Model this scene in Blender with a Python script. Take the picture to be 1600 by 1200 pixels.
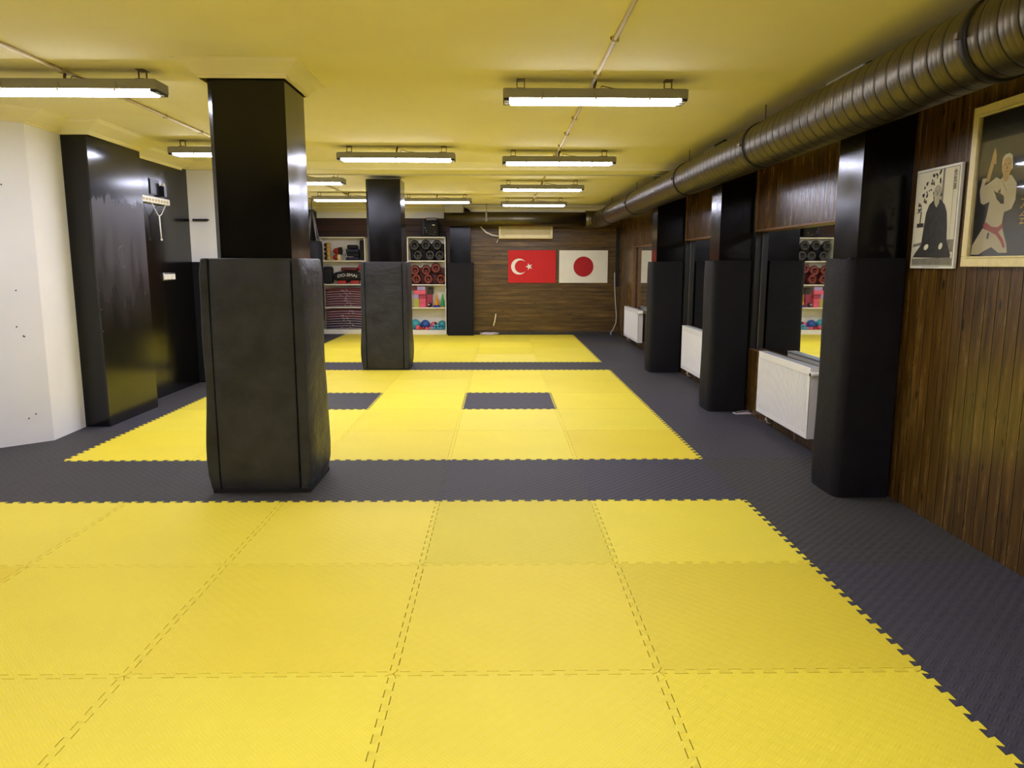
import bpy, bmesh, math, random
from mathutils import Vector, Matrix
random.seed(7)
PI = math.pi
for o in list(bpy.data.objects): bpy.data.objects.remove(o)
S = bpy.context.scene
COL = S.collection

# ------------------------------------------------------------------ camera
F, PITCH, YAW, ROLL = 1125.897, 0.15206, 0.01681, 0.00135
cp, sp, cy, sy = math.cos(PITCH), math.sin(PITCH), math.cos(YAW), math.sin(YAW)
fw = Vector((sy*cp, cy*cp, -sp)); rt = Vector((cy, -sy, 0)); up = rt.cross(fw)
r2 = rt*math.cos(ROLL) + up*math.sin(ROLL); u2 = -rt*math.sin(ROLL) + up*math.cos(ROLL)
cd = bpy.data.cameras.new('camera'); cam = bpy.data.objects.new('camera', cd); COL.objects.link(cam)
cam.matrix_world = Matrix(((r2.x, u2.x, -fw.x, -1.59757), (r2.y, u2.y, -fw.y, -4.50671), (r2.z, u2.z, -fw.z, 1.51699), (0, 0, 0, 1)))
cd.sensor_width = 36; cd.lens = 36*F/1600; cd.shift_y = -14.1/1600; cd.clip_start = 0.02
S.camera = cam

# ------------------------------------------------------------------ world, exposure
w = bpy.data.worlds.new('world'); S.world = w; w.use_nodes = True
w.node_tree.nodes['Background'].inputs[0].default_value = (0.02, 0.02, 0.02, 1)
w.node_tree.nodes['Background'].inputs[1].default_value = 0.3
S.view_settings.view_transform = 'Standard'; S.view_settings.look = 'None'
S.view_settings.exposure = 0.0; S.view_settings.gamma = 1; S.view_settings.use_curve_mapping = False
LAMP = 44.5       # strength of the fluorescent diffusers

# ------------------------------------------------------------------ materials
def sl(c): return tuple(((x/255)/12.92 if x/255 <= .04045 else ((x/255+.055)/1.055)**2.4) for x in c)
class NT:
    def __init__(s, name):
        s.m = bpy.data.materials.new(name); s.m.use_nodes = True; s.t = s.m.node_tree
        s.b = s.t.nodes['Principled BSDF']
    def n(s, typ, **kw):
        x = s.t.nodes.new(typ)
        for k, v in kw.items(): setattr(x, k, v)
        return x
    def val(s, sock, v):
        if isinstance(v, bpy.types.NodeSocket): s.t.links.new(v, sock)
        elif v is not None: sock.default_value = v
    def math(s, op, a, b=None, c=None, clamp=False):
        x = s.n('ShaderNodeMath', operation=op, use_clamp=clamp); s.val(x.inputs[0], a)
        if b is not None: s.val(x.inputs[1], b)
        if c is not None: s.val(x.inputs[2], c)
        return x.outputs[0]
    def coord(s):
        return s.n('ShaderNodeTexCoord').outputs['Object']
    def mapping(s, v, scale=(1, 1, 1), rot=(0, 0, 0), loc=(0, 0, 0)):
        x = s.n('ShaderNodeMapping'); s.val(x.inputs[0], v); x.inputs['Scale'].default_value = scale
        x.inputs['Rotation'].default_value = rot; x.inputs['Location'].default_value = loc
        return x.outputs[0]
    def noise(s, v, scale, detail=3, rough=.5):
        x = s.n('ShaderNodeTexNoise'); s.val(x.inputs['Vector'], v); x.inputs['Scale'].default_value = scale
        x.inputs['Detail'].default_value = detail; x.inputs['Roughness'].default_value = rough
        return x.outputs['Fac']
    def ramp(s, f, stops):
        x = s.n('ShaderNodeValToRGB'); s.val(x.inputs[0], f); e = x.color_ramp.elements
        while len(e) < len(stops): e.new(.5)
        for q, (p, c) in zip(e, stops):
            q.position = p; q.color = (*c, 1) if len(c) == 3 else c
        return x.outputs[0]
    def mix(s, f, a, b, mode='MIX'):
        x = s.n('ShaderNodeMix', data_type='RGBA', blend_type=mode); s.val(x.inputs[0], f)
        for k, v in ((6, a), (7, b)):
            if isinstance(v, tuple) and len(v) == 3: v = (*v, 1)
            s.val(x.inputs[k], v)
        return x.outputs[2]
    def rng(s, f, a, b, c, d):
        x = s.n('ShaderNodeMapRange'); s.val(x.inputs[0], f)
        for i, v in enumerate((a, b, c, d)): x.inputs[i+1].default_value = v
        return x.outputs[0]
    def bump(s, h, st, dist):
        x = s.n('ShaderNodeBump'); s.val(x.inputs['Height'], h); x.inputs['Strength'].default_value = st
        x.inputs['Distance'].default_value = dist; s.t.links.new(x.outputs[0], s.b.inputs['Normal'])
    def out(s, color=None, rough=None, metal=None, spec=None):
        if isinstance(color, tuple): color = (*color[:3], 1)
        s.val(s.b.inputs['Base Color'], color); s.val(s.b.inputs['Roughness'], rough)
        s.val(s.b.inputs['Metallic'], metal); s.val(s.b.inputs['Specular IOR Level'], spec)
        return s.m
M = {}
def simple(name, rgb, rough=.5, metal=0, var=.06, scale=8, spec=.5, bump=0, bdist=.002, bscale=None):
    t = NT(name); c = t.coord(); base = sl(rgb)
    lo = tuple(x*(1-var) for x in base); hi = tuple(min(1, x*(1+var)) for x in base)
    col = t.ramp(t.noise(c, scale), [(.35, lo), (.65, hi)])
    if bump: t.bump(t.noise(c, bscale or scale*4, 4), bump, bdist)
    M[name] = t.out(col, rough, metal, spec); return M[name]

def wood(name, across, along, dark, mid, light, rough, bw=.088):
    t = NT(name); c = t.coord(); sep = t.n('ShaderNodeSeparateXYZ'); t.val(sep.inputs[0], c)
    A = sep.outputs['XYZ'.index(across)]; L = sep.outputs['XYZ'.index(along)]
    q = t.math('DIVIDE', A, bw); idx = t.math('FLOOR', q); fr = t.math('FRACT', q)
    wn = t.n('ShaderNodeTexWhiteNoise', noise_dimensions='1D'); t.val(wn.inputs['W'], idx); rnd = wn.outputs['Value']
    off = t.math('MULTIPLY', rnd, 37.0)
    cb = t.n('ShaderNodeCombineXYZ'); t.val(cb.inputs[0], t.math('MULTIPLY', A, 15.0))
    t.val(cb.inputs[1], t.math('ADD', t.math('MULTIPLY', L, 1.3), off)); t.val(cb.inputs[2], off)
    grain = t.noise(cb.outputs[0], 1.6, 5, .6)
    cb2 = t.n('ShaderNodeCombineXYZ'); t.val(cb2.inputs[0], t.math('ADD', t.math('MULTIPLY', A, 13.0), off))
    t.val(cb2.inputs[1], t.math('ADD', t.math('MULTIPLY', L, 4.2), off))
    vo = t.n('ShaderNodeTexVoronoi'); t.val(vo.inputs['Vector'], cb2.outputs[0]); vo.inputs['Scale'].default_value = 1.0
    knot = t.rng(vo.outputs['Distance'], .07, .17, 1, 0)
    col = t.ramp(grain, [(.25, dark), (.5, mid), (.75, light)])
    col = t.mix(t.rng(rnd, 0, 1, 0, .45), col, tuple(x*.45 for x in mid))
    col = t.mix(t.math('MULTIPLY', knot, .75), col, tuple(x*.25 for x in dark))
    e = t.math('MINIMUM', fr, t.math('SUBTRACT', 1.0, fr))
    groove = t.rng(e, .018, .04, 0, 1)
    lip = t.rng(t.math('ABSOLUTE', t.math('SUBTRACT', fr, .075)), .01, .035, 1, 0)
    col = t.mix(t.math('MULTIPLY', lip, .35), col, tuple(min(1, x*1.5) for x in light))
    col = t.mix(groove, tuple(x*.3 for x in dark), col)
    t.bump(t.math('ADD', groove, t.math('MULTIPLY', grain, .08)), .8, .005)
    M[name] = t.out(col, t.rng(grain, .3, .7, rough-.06, rough+.06), 0, .5); return M[name]

def foam(name, rgb, rough, relief=.35):
    t = NT(name); c = t.coord(); oi = t.n('ShaderNodeObjectInfo')
    base = t.mix(1.0, oi.outputs['Color'], sl(rgb), 'MULTIPLY')
    n1 = t.noise(c, 2.2, 4); base2 = t.mix(t.rng(n1, .35, .7, 0, .16), base, tuple(x*.72 for x in sl(rgb)))
    w1 = t.n('ShaderNodeTexWave', wave_type='BANDS', bands_direction='X'); t.val(w1.inputs[0], t.mapping(c, rot=(0, 0, PI/4))); w1.inputs['Scale'].default_value = 26
    w2 = t.n('ShaderNodeTexWave', wave_type='BANDS', bands_direction='X'); t.val(w2.inputs[0], t.mapping(c, rot=(0, 0, -PI/4))); w2.inputs['Scale'].default_value = 26
    ck = t.n('ShaderNodeTexChecker'); t.val(ck.inputs[0], t.mapping(c, rot=(0, 0, PI/4))); ck.inputs['Scale'].default_value = 22
    h = t.mix(ck.outputs['Fac'], w1.outputs['Color'], w2.outputs['Color'])
    w3 = t.n('ShaderNodeTexWave', wave_type='BANDS', bands_direction='X'); t.val(w3.inputs[0], t.mapping(c, rot=(0, 0, PI/4))); w3.inputs['Scale'].default_value = 7.2
    w3.inputs['Distortion'].default_value = .6; w3.inputs['Detail Scale'].default_value = 3
    w4 = t.n('ShaderNodeTexWave', wave_type='BANDS', bands_direction='X'); t.val(w4.inputs[0], t.mapping(c, rot=(0, 0, -PI/4))); w4.inputs['Scale'].default_value = 7.2
    hh = t.math('ADD', t.math('MULTIPLY', h, .35), t.math('ADD', t.math('MULTIPLY', w3.outputs['Fac'], .8), t.math('MULTIPLY', w4.outputs['Fac'], .45)))
    col = t.mix(t.math('MULTIPLY', h, .10), base2, tuple(x*.55 for x in sl(rgb)))
    t.bump(hh, relief, .004)
    M[name] = t.out(col, rough, 0, .25)

foam('yellow_foam', (242, 222, 68), .55, .35)
foam('dark_foam', (70, 68, 71), .6, .8)
simple('paint', (250, 248, 246), .6, var=.02, scale=2, bump=.06, bscale=60)
simple('ceiling_paint', (255, 243, 192), .9, var=.02, scale=2, bump=.05, bscale=50)
wood('wood_vertical', 'Y', 'Z', sl((48, 32, 10)), sl((88, 62, 22)), sl((124, 92, 38)), .24)
wood('wood_horizontal', 'Z', 'X', sl((54, 38, 14)), sl((96, 72, 28)), sl((134, 104, 46)), .36, .095)
wood('wood_red', 'Z', 'X', sl((34, 16, 7)), sl((64, 32, 12)), sl((84, 46, 18)), .55, .14)
simple('wood_trim', (112, 76, 34), .4, var=.25, scale=30)
# glossy black boards with chalky worn patches
t = NT('black_gloss'); c = t.coord()
n = t.noise(t.mapping(c, scale=(1, 1, .45)), 3.0, 6, .6)
col = t.ramp(n, [(.45, sl((11, 10, 9))), (.75, sl((16, 14, 13)))])
M['black_gloss'] = t.out(col, t.rng(n, .4, .75, .13, .24), 0, .4)
t = NT('black_worn'); c = t.coord(); sep = t.n('ShaderNodeSeparateXYZ'); t.val(sep.inputs[0], c)
n = t.noise(t.mapping(c, scale=(1, 3.4, .7)), 2.6, 6, .65)
hz = t.math('ADD', sep.outputs['Z'], t.math('MULTIPLY', n, .45))
band = t.math('MULTIPLY', t.rng(hz, 2.36, 2.30, 0, 1), t.rng(hz, 1.1, 1.8, 0, 1))
band = t.math('MULTIPLY', band, t.rng(n, .3, .65, .5, .9))
col = t.mix(band, sl((22, 20, 18)), sl((70, 65, 68)))
M['black_worn'] = t.out(col, t.math('ADD', t.math('MULTIPLY', band, .32), .16), 0, .5)
def vinyl(name, rgb, rough, ns):
    t = NT(name); c = t.coord(); n = t.noise(c, 5, 6, .6)
    b = sl(rgb); col = t.ramp(n, [(.3, tuple(x*.72 for x in b)), (.7, tuple(x*1.3 for x in b))])
    t.bump(t.math('ADD', t.noise(t.mapping(c, scale=(1, 1, 1.6)), 9, 4), t.math('MULTIPLY', t.noise(c, 90, 2), .12)), ns, .02)
    M[name] = t.out(col, t.rng(n, .3, .7, rough-.05, rough+.1), 0, .25)
vinyl('pad_vinyl', (52, 52, 54), .42, .6)
vinyl('pad_black', (21, 20, 23), .66, .3)
simple('seam', (12, 12, 11), .7)
simple('metal_duct', (98, 90, 70), .40, metal=1, var=.08, scale=5)
simple('metal_groove', (34, 30, 22), .5, metal=.6)
simple('hanger_metal', (120, 110, 90), .4, metal=.8)
simple('fixture_grey', (150, 145, 116), .5, var=.03)
simple('dark_plastic', (30, 29, 28), .5)
simple('black_plastic', (20, 20, 22), .35)
simple('conduit', (202, 184, 120), .6)
simple('cable', (120, 96, 40), .6)
simple('white_plastic', (240, 236, 224), .35, var=.02)
simple('cream_plastic', (236, 220, 160), .4, var=.02)
simple('cream_panel', (196, 176, 110), .5, var=.03)
simple('white_enamel', (244, 242, 238), .25, var=.01)
simple('grey_grille', (165, 170, 176), .4, var=.03)
simple('melamine', (240, 234, 215), .35, var=.02)
simple('chrome', (200, 200, 200), .2, metal=1)
simple('flag_red', (205, 28, 24), .75, var=.03)
simple('flag_white', (238, 232, 208), .75, var=.02)
simple('japan_red', (176, 20, 20), .75, var=.03)
simple('frame_cream', (236, 220, 160), .35, var=.05, scale=30)
simple('plastic_red', (176, 44, 34), .4)
simple('guard_red', (96, 34, 30), .45, var=.15)
simple('guard_rim_red', (136, 62, 50), .4, var=.1)
simple('guard_black', (30, 29, 28), .35)
simple('guard_rim_black', (66, 62, 58), .4, var=.1)
simple('maroon', (92, 30, 38), .6, var=.25, scale=20)
simple('plum', (50, 32, 46), .6, var=.25, scale=20)
simple('cloth_white', (214, 202, 206), .7, var=.08, scale=20)
simple('cloth_black', (22, 21, 24), .75, var=.2)
simple('navy', (26, 30, 58), .6, var=.15)
simple('pink', (226, 92, 112), .6)
simple('rose', (170, 60, 76), .6)
simple('lilac', (170, 150, 190), .6)
simple('olive', (170, 166, 70), .6)
simple('orange', (236, 150, 40), .5)
simple('green', (46, 160, 74), .5)
simple('teal', (60, 150, 160), .4)
simple('blue', (42, 82, 150), .4)
simple('purple', (60, 54, 130), .5)
simple('cyan', (90, 170, 196), .45)
simple('tan', (196, 158, 84), .6, var=.12)
simple('skin', (208, 170, 110), .7)
simple('gi_white', (226, 214, 176), .7, var=.06, scale=12)
simple('print_black', (16, 14, 13), .6)
simple('print_dark', (52, 48, 42), .6, var=.25, scale=25)
simple('print_grey', (128, 122, 104), .6, var=.15, scale=25)
simple('print_light', (226, 220, 190), .6, var=.04)
simple('print_face', (186, 178, 150), .6, var=.08)
simple('print_white', (240, 238, 226), .6, var=.02)
simple('gold', (214, 168, 44), .5)
simple('hole', (60, 48, 40), .8)
simple('grey_vinyl', (96, 92, 96), .35)
t = NT('mirror'); M['mirror'] = t.out((.86, .89, .87), .02, 1)
t = NT('print_glass'); M['print_glass'] = t.out((1, 1, 1), .03, 0, .5); t.b.inputs['Transmission Weight'].default_value = 1; t.b.inputs['IOR'].default_value = 1.45
def emit(name, rgb, s):
    t = NT(name); t.b.inputs['Emission Color'].default_value = (*rgb, 1); t.b.inputs['Emission Strength'].default_value = s
    M[name] = t.out((.8, .8, .8), .4)
emit('diffuser_light', (.93, .95, 1.22), LAMP)
t = NT('subfloor'); M['subfloor'] = t.out(t.ramp(t.noise(t.coord(), 4), [(.3, sl((60, 52, 30))), (.7, sl((70, 62, 38)))]), .9)

# ------------------------------------------------------------------ builders
class MB:
    """collects shapes into one mesh"""
    def __init__(s): s.bm = bmesh.new(); s.mats = []; s.cur = 0
    def m(s, name):
        if name not in s.mats: s.mats.append(name)
        s.cur = s.mats.index(name); return s
    def _tag(s, fs, smooth=False):
        for f in fs: f.material_index = s.cur; f.smooth = smooth
    def box(s, x0, y0, z0, x1, y1, z1, bev=0, seg=2):
        r = bmesh.ops.create_cube(s.bm, size=1); vs = r['verts']
        for v in vs:
            v.co = Vector(((x0+x1)/2 + v.co.x*(x1-x0), (y0+y1)/2 + v.co.y*(y1-y0), (z0+z1)/2 + v.co.z*(z1-z0)))
        fs = list({f for v in vs for f in v.link_faces}); s._tag(fs)
        if bev:
            es = list({e for v in vs for e in v.link_edges})
            g = bmesh.ops.bevel(s.bm, geom=es, offset=bev, segments=seg, profile=.5, affect='EDGES')
            for f in g['faces']: f.material_index = s.cur; f.smooth = True
        return s
    def obox(s, c, size, mat3, bev=0):
        n0 = len(s.bm.verts); s.box(-size[0]/2, -size[1]/2, -size[2]/2, size[0]/2, size[1]/2, size[2]/2, bev)
        s.bm.verts.ensure_lookup_table()
        for v in s.bm.verts[n0:]: v.co = Vector(c) + mat3 @ v.co
        return s
    def prism(s, pts, z0, z1, caps=True):
        n = len(pts); a = [s.bm.verts.new((x, y, z0)) for x, y in pts]; b = [s.bm.verts.new((x, y, z1)) for x, y in pts]
        fs = [s.bm.faces.new((a[i], a[(i+1) % n], b[(i+1) % n], b[i])) for i in range(n)]
        if caps: fs += [s.bm.faces.new(list(reversed(a))), s.bm.faces.new(b)]
        s._tag(fs); return s
    def poly(s, pts3):
        f = s.bm.faces.new([s.bm.verts.new(p) for p in pts3]); s._tag([f]); return s
    def grid(s, rows, closed=False, smooth=True, caps=False):
        vr = [[s.bm.verts.new(p) for p in r] for r in rows]; fs = []
        n = len(vr[0])
        for i in range(len(vr)-1):
            for j in range(n if closed else n-1):
                k = (j+1) % n
                fs.append(s.bm.faces.new((vr[i][j], vr[i][k], vr[i+1][k], vr[i+1][j])))
        if caps: fs += [s.bm.faces.new(list(reversed(vr[0]))), s.bm.faces.new(vr[-1])]
        s._tag(fs, smooth); return s
    def tube(s, pts, r, n=10, caps=True):
        pts = [Vector(p) for p in pts]; rows = []
        rs = r if isinstance(r, (list, tuple)) else [r]*len(pts)
        ref = None
        for i, p in enumerate(pts):
            d = (pts[min(i+1, len(pts)-1)] - pts[max(i-1, 0)]).normalized()
            if ref is None: ref = Vector((0, 0, 1)) if abs(d.z) < .9 else Vector((1, 0, 0))
            a = d.cross(ref).normalized(); b = a.cross(d).normalized(); ref = b
            rows.append([p + (a*math.cos(t) + b*math.sin(t))*rs[i] for t in (2*PI*k/n for k in range(n))])
        return s.grid(rows, True, True, caps)
    def lathe(s, prof, cx=0, cy=0, n=24, cz=0, axis='Z'):
        rows = []
        for r, z in prof:
            row = []
            for k in range(n):
                a = 2*PI*k/n; p = (r*math.cos(a), r*math.sin(a), z)
                if axis == 'Y': p = (p[0], -p[2], p[1])
                if axis == 'X': p = (p[2], p[0], p[1])
                row.append((p[0]+cx, p[1]+cy, p[2]+cz))
            rows.append(row)
        return s.grid(rows, True, True, prof[0][0] > 1e-6 and prof[-1][0] > 1e-6)
    def ball(s, c, r, n=20, sc=(1, 1, 1)):
        n0 = len(s.bm.verts)
        g = bmesh.ops.create_uvsphere(s.bm, u_segments=n, v_segments=n//2+2, radius=r)
        for v in g['verts']: v.co = Vector((c[0]+v.co.x*sc[0], c[1]+v.co.y*sc[1], c[2]+v.co.z*sc[2]))
        s._tag({f for v in g['verts'] for f in v.link_faces}, True); return s
    def text(s, body, size, fn):
        cu = bpy.data.curves.new('t', 'FONT'); cu.body = body; cu.size = size; cu.resolution_u = 3
        cu.align_x = 'CENTER'; cu.align_y = 'CENTER'
        ob = bpy.data.objects.new('t', cu); COL.objects.link(ob)
        dg = bpy.context.evaluated_depsgraph_get(); dg.update()
        me = bpy.data.meshes.new_from_object(ob.evaluated_get(dg))
        vs = [s.bm.verts.new(fn(v.co.x, v.co.y)) for v in me.vertices]; fs = []
        for p in me.polygons:
            try: fs.append(s.bm.faces.new([vs[i] for i in p.vertices]))
            except ValueError: pass
        s._tag(fs); bpy.data.objects.remove(ob); bpy.data.meshes.remove(me); return s
    def build(s, name, parent=None, loc=None, mat=None, normals=True):
        if mat: s.mats = [mat]
        if normals: bmesh.ops.recalc_face_normals(s.bm, faces=s.bm.faces)
        me = bpy.data.meshes.new(name); s.bm.to_mesh(me); s.bm.free()
        for k in s.mats: me.materials.append(M[k])
        o = bpy.data.objects.new(name, me); COL.objects.link(o)
        if loc: o.location = loc
        if parent: o.parent = parent
        return o
def B(mat): return MB().m(mat)
def tag(o, label, cat, group=None, kind=None):
    o['label'] = label; o['category'] = cat
    if group: o['group'] = group
    if kind: o['kind'] = kind
    return o
def thing(name, label, cat, loc=(0, 0, 0), rz=0, group=None):
    o = bpy.data.objects.new(name, None); COL.objects.link(o); o.location = loc; o.rotation_euler = (0, 0, rz)
    o.empty_display_size = .1
    return tag(o, label, cat, group)
def struct(o): o['kind'] = 'structure'; return o
def dup(root, loc, label, rz=None, group=None):
    r = root.copy(); COL.objects.link(r); r.location = loc; r['label'] = label
    if rz is not None: r.rotation_euler = (0, 0, rz)
    if group: r['group'] = group
    for ch in list(root.children):
        c = ch.copy(); COL.objects.link(c); c.parent = r
        for g in list(ch.children):
            d = g.copy(); COL.objects.link(d); d.parent = c
    return r

# ------------------------------------------------------------------ room shell
HC, XW, YB1, YB2 = 2.75, .98, 11.2, 11.72
LW = [(-5.5, 2.2), (-5.475, 1.67), (-5.765, 1.408), (-6.7, .56), (-6.7, -6.5)]
struct(B('subfloor').box(-8.0, -6.7, -.12, 1.3, 12.0, -.021).build('floor'))
struct(B('ceiling_paint').box(-8.0, -6.7, HC, 1.3, 12.0, HC+.15).build('ceiling'))
# right wall: boarded piers, boarded panels over and under the mirror niches
b = B('wood_vertical')
b.box(XW, -6.5, -.02, 1.25, .15, HC).box(XW, 9.55, -.02, 1.25, 11.25, HC)
for y0, y1 in ((.15, .47), (2.83, 3.3), (5.6, 6.05)):
    b.m('wood_vertical').box(XW, y0, -.02, 1.25, y1, .66).box(XW, y0, 1.85, 1.25, y1, HC)
    b.m('guard_black').box(XW, y0, .66, 1.25, y1, 1.85)
b.m('wood_vertical')
for y0, y1 in ((.47, 2.83), (3.3, 5.6), (6.05, 9.55)):
    b.box(XW, y0, 1.85, 1.25, y1, HC); b.box(XW, y0, -.02, 1.25, y1, .66)
b.m('print_dark').box(1.12, .4, .6, 1.25, 9.6, 1.9)
struct(b.build('wall_right'))
b = B('wood_trim')
for y0, y1 in ((.47, 2.83), (3.3, 5.6), (6.05, 9.55)):
    b.box(XW-.018, y0, 1.842, XW+.06, y1, 1.864, .004)
for y0, y1 in ((.47, 2.83), (3.3, 5.6), (6.05, 9.55)):
    b.box(XW-.006, y0, .655, XW+.04, y1, .668, .003)
b.box(XW-.016, 2.795, 1.86, XW+.002, 2.835, HC, .003)
b.box(XW-.016, 5.57, 1.86, XW+.002, 5.60, HC, .003)
struct(b.build('trim_1'))
# back wall: horizontal boards, the shelf bay set further back
b = B('wood_horizontal').box(-2.22, YB1, -.02, 1.25, YB1+.4, 2.52)
b.m('paint').box(-2.22, YB1, 2.52, 1.25, YB1+.4, HC)
struct(b.build('wall_back'))
b = B('wood_red').box(-5.9, YB2, -.02, -2.22, YB2+.2, 2.52)
b.m('paint').box(-5.9, YB2+.004, 2.52, -2.22, YB2+.2, HC)
b.m('wood_red').box(-2.74, YB1+.12, -.02, -2.2, YB2+.1, HC)
struct(b.build('wall_back_shelf_bay'))
# left walls
def wallpath(pts, th, z0, z1, mat, name, out=1):
    b = B(mat)
    for (ax, ay), (bx, by) in zip(pts, pts[1:]):
        d = Vector((bx-ax, by-ay)).normalized(); n = Vector((-d.y, d.x))*th*out
        b.prism([(ax, ay), (bx, by), (bx+n.x, by+n.y), (ax+n.x, ay+n.y)], z0, z1)
    return struct(b.build(name))
wallpath(list(reversed(LW)), .2, 0, HC, 'paint', 'wall_left')
struct(B('paint').box(-5.75, 2.2, 0, -5.54, 4.855, HC).build('wall_left_middle'))
struct(B('paint').box(-5.95, 5.5, -.02, -5.75, 10.3, HC).build('wall_left_far'))
b = B('print_black').box(-5.95, 10.3, -.02, -5.62, 11.75, 2.66); b.m('paint').box(-5.95, 10.3, 2.66, -5.64, 11.75, HC)
struct(b.build('wall_left_corner'))
struct(B('wood_horizontal').box(-6.9, -6.7, -.02, 1.3, -6.5, HC).build('wall_front'))
# cove moulding
PROF = [(0, -.01), (.018, -.01), (.018, .006), (.032, .006), (.036, .016), (.10, .046), (.165, .070), (.168, .076), (.180, .076), (.182, .083), (.20, .083), (.20, .09), (0, .09)]
def cove(name, path, closed, side, z=HC-.09, k=1.0):
    P = [Vector(p) for p in path]; n = len(P); rows = []
    for i in range(n):
        a = P[i-1] if (i or closed) else None; c = P[(i+1) % n] if (i < n-1 or closed) else None
        d1 = (P[i]-a).normalized() if a is not None else None; d2 = (c-P[i]).normalized() if c is not None else None
        d1 = d1 or d2; d2 = d2 or d1
        n1 = Vector((-d1.y, d1.x))*side; n2 = Vector((-d2.y, d2.x))*side
        m = (n1+n2).normalized(); m /= max(.3, m.dot(n1))
        rows.append([(P[i].x+m.x*u*k, P[i].y+m.y*u*k, z+h) for u, h in PROF])
    if closed: rows.append(rows[0])
    return struct(B('ceiling_paint').grid(rows, False, False).build(name))
cove('trim_2', [(-6.7, -6.4), (-6.7, .56), (-5.765, 1.408), (-5.475, 1.67), (-5.5, 2.19), (-5.25, 2.19), (-5.28, 3.17), (-5.5, 3.17), (-5.5, 4.64)], False, -1)
cove('trim_3', [(-5.9, YB2), (-2.22, YB2), (-2.22, YB1), (XW, YB1)], False, -1)
cove('trim_4', [(-3.46, .21), (-2.93, .21), (-2.93, .72), (-3.46, .72)], True, -1, HC-.085, .6)
# shallow dropped beam across the room with a cove on both faces
b = B('ceiling_paint').box(-5.9, 4.72, 2.685, XW, 5.25, HC)
struct(b.build('ceiling_beam'))
cove('trim_5', [(-5.9, 4.72), (XW, 4.72)], False, -1, HC-.068, .9)
cove('trim_6', [(XW, 5.25), (-5.9, 5.25)], False, -1, HC-.068, .9)
# baseboard glimpsed under the flags
struct(B('print_dark').box(-2.15, YB1-.012, 0, XW, YB1, .07).build('baseboard_back'))

# ------------------------------------------------------------------ floor mats
ROWS = [-6, -5, -4, -3, -2, -1, 0, 1, 2, 3, 4, 5, 5.88, 6.73, 7.75, 8.75, 9.75, 10.6, 11.2]
COLS = [-6, -5, -4, -3, -2, -1, 0, .979]
def edge(p, q, teeth=True):
    """dovetail line from p to q, shared by both neighbours"""
    p, q = Vector(p), Vector(q); L = (q-p).length; d = (q-p)/L; n = Vector((-d.y, d.x))
    if not teeth: return [p]
    N = max(3, round(L*12)); h = .0135; pts = [p]
    for k in range(N):
        c = (k+.5)/N*L; wb, wt = (.16*L/N, .24*L/N) if k in (0, N-1) else (.19*L/N, .29*L/N)
        if k == 0: pts.append(p+d*.02-n*h)
        for s_, off in ((-wb, -h), (-wt, h), (wt, h), (wb, -h)): pts.append(p+d*(c+s_)+n*off)
    pts.append(q-d*.02-n*h)
    return pts
ordn = ['first', 'second', 'third', 'fourth', 'fifth', 'sixth', 'seventh']
rowname = {0: 'sixth row before the near dark strip', 1: 'fifth row before the near dark strip', 2: 'fourth row before the near dark strip', 3: 'third row before the near dark strip',
           4: 'second row before the near dark strip', 5: 'row just before the near dark strip', 6: 'near dark strip', 7: 'first row past the near dark strip',
           8: 'second row past the near dark strip', 9: 'third row past the near dark strip', 10: 'row of the two dark inserts', 11: 'row behind the dark inserts', 12: 'far dark strip',
           13: 'first row past the far dark strip', 14: 'second row past the far dark strip', 15: 'third row past the far dark strip', 16: 'row near the flags wall', 17: 'cut row along the flags wall'}
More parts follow.
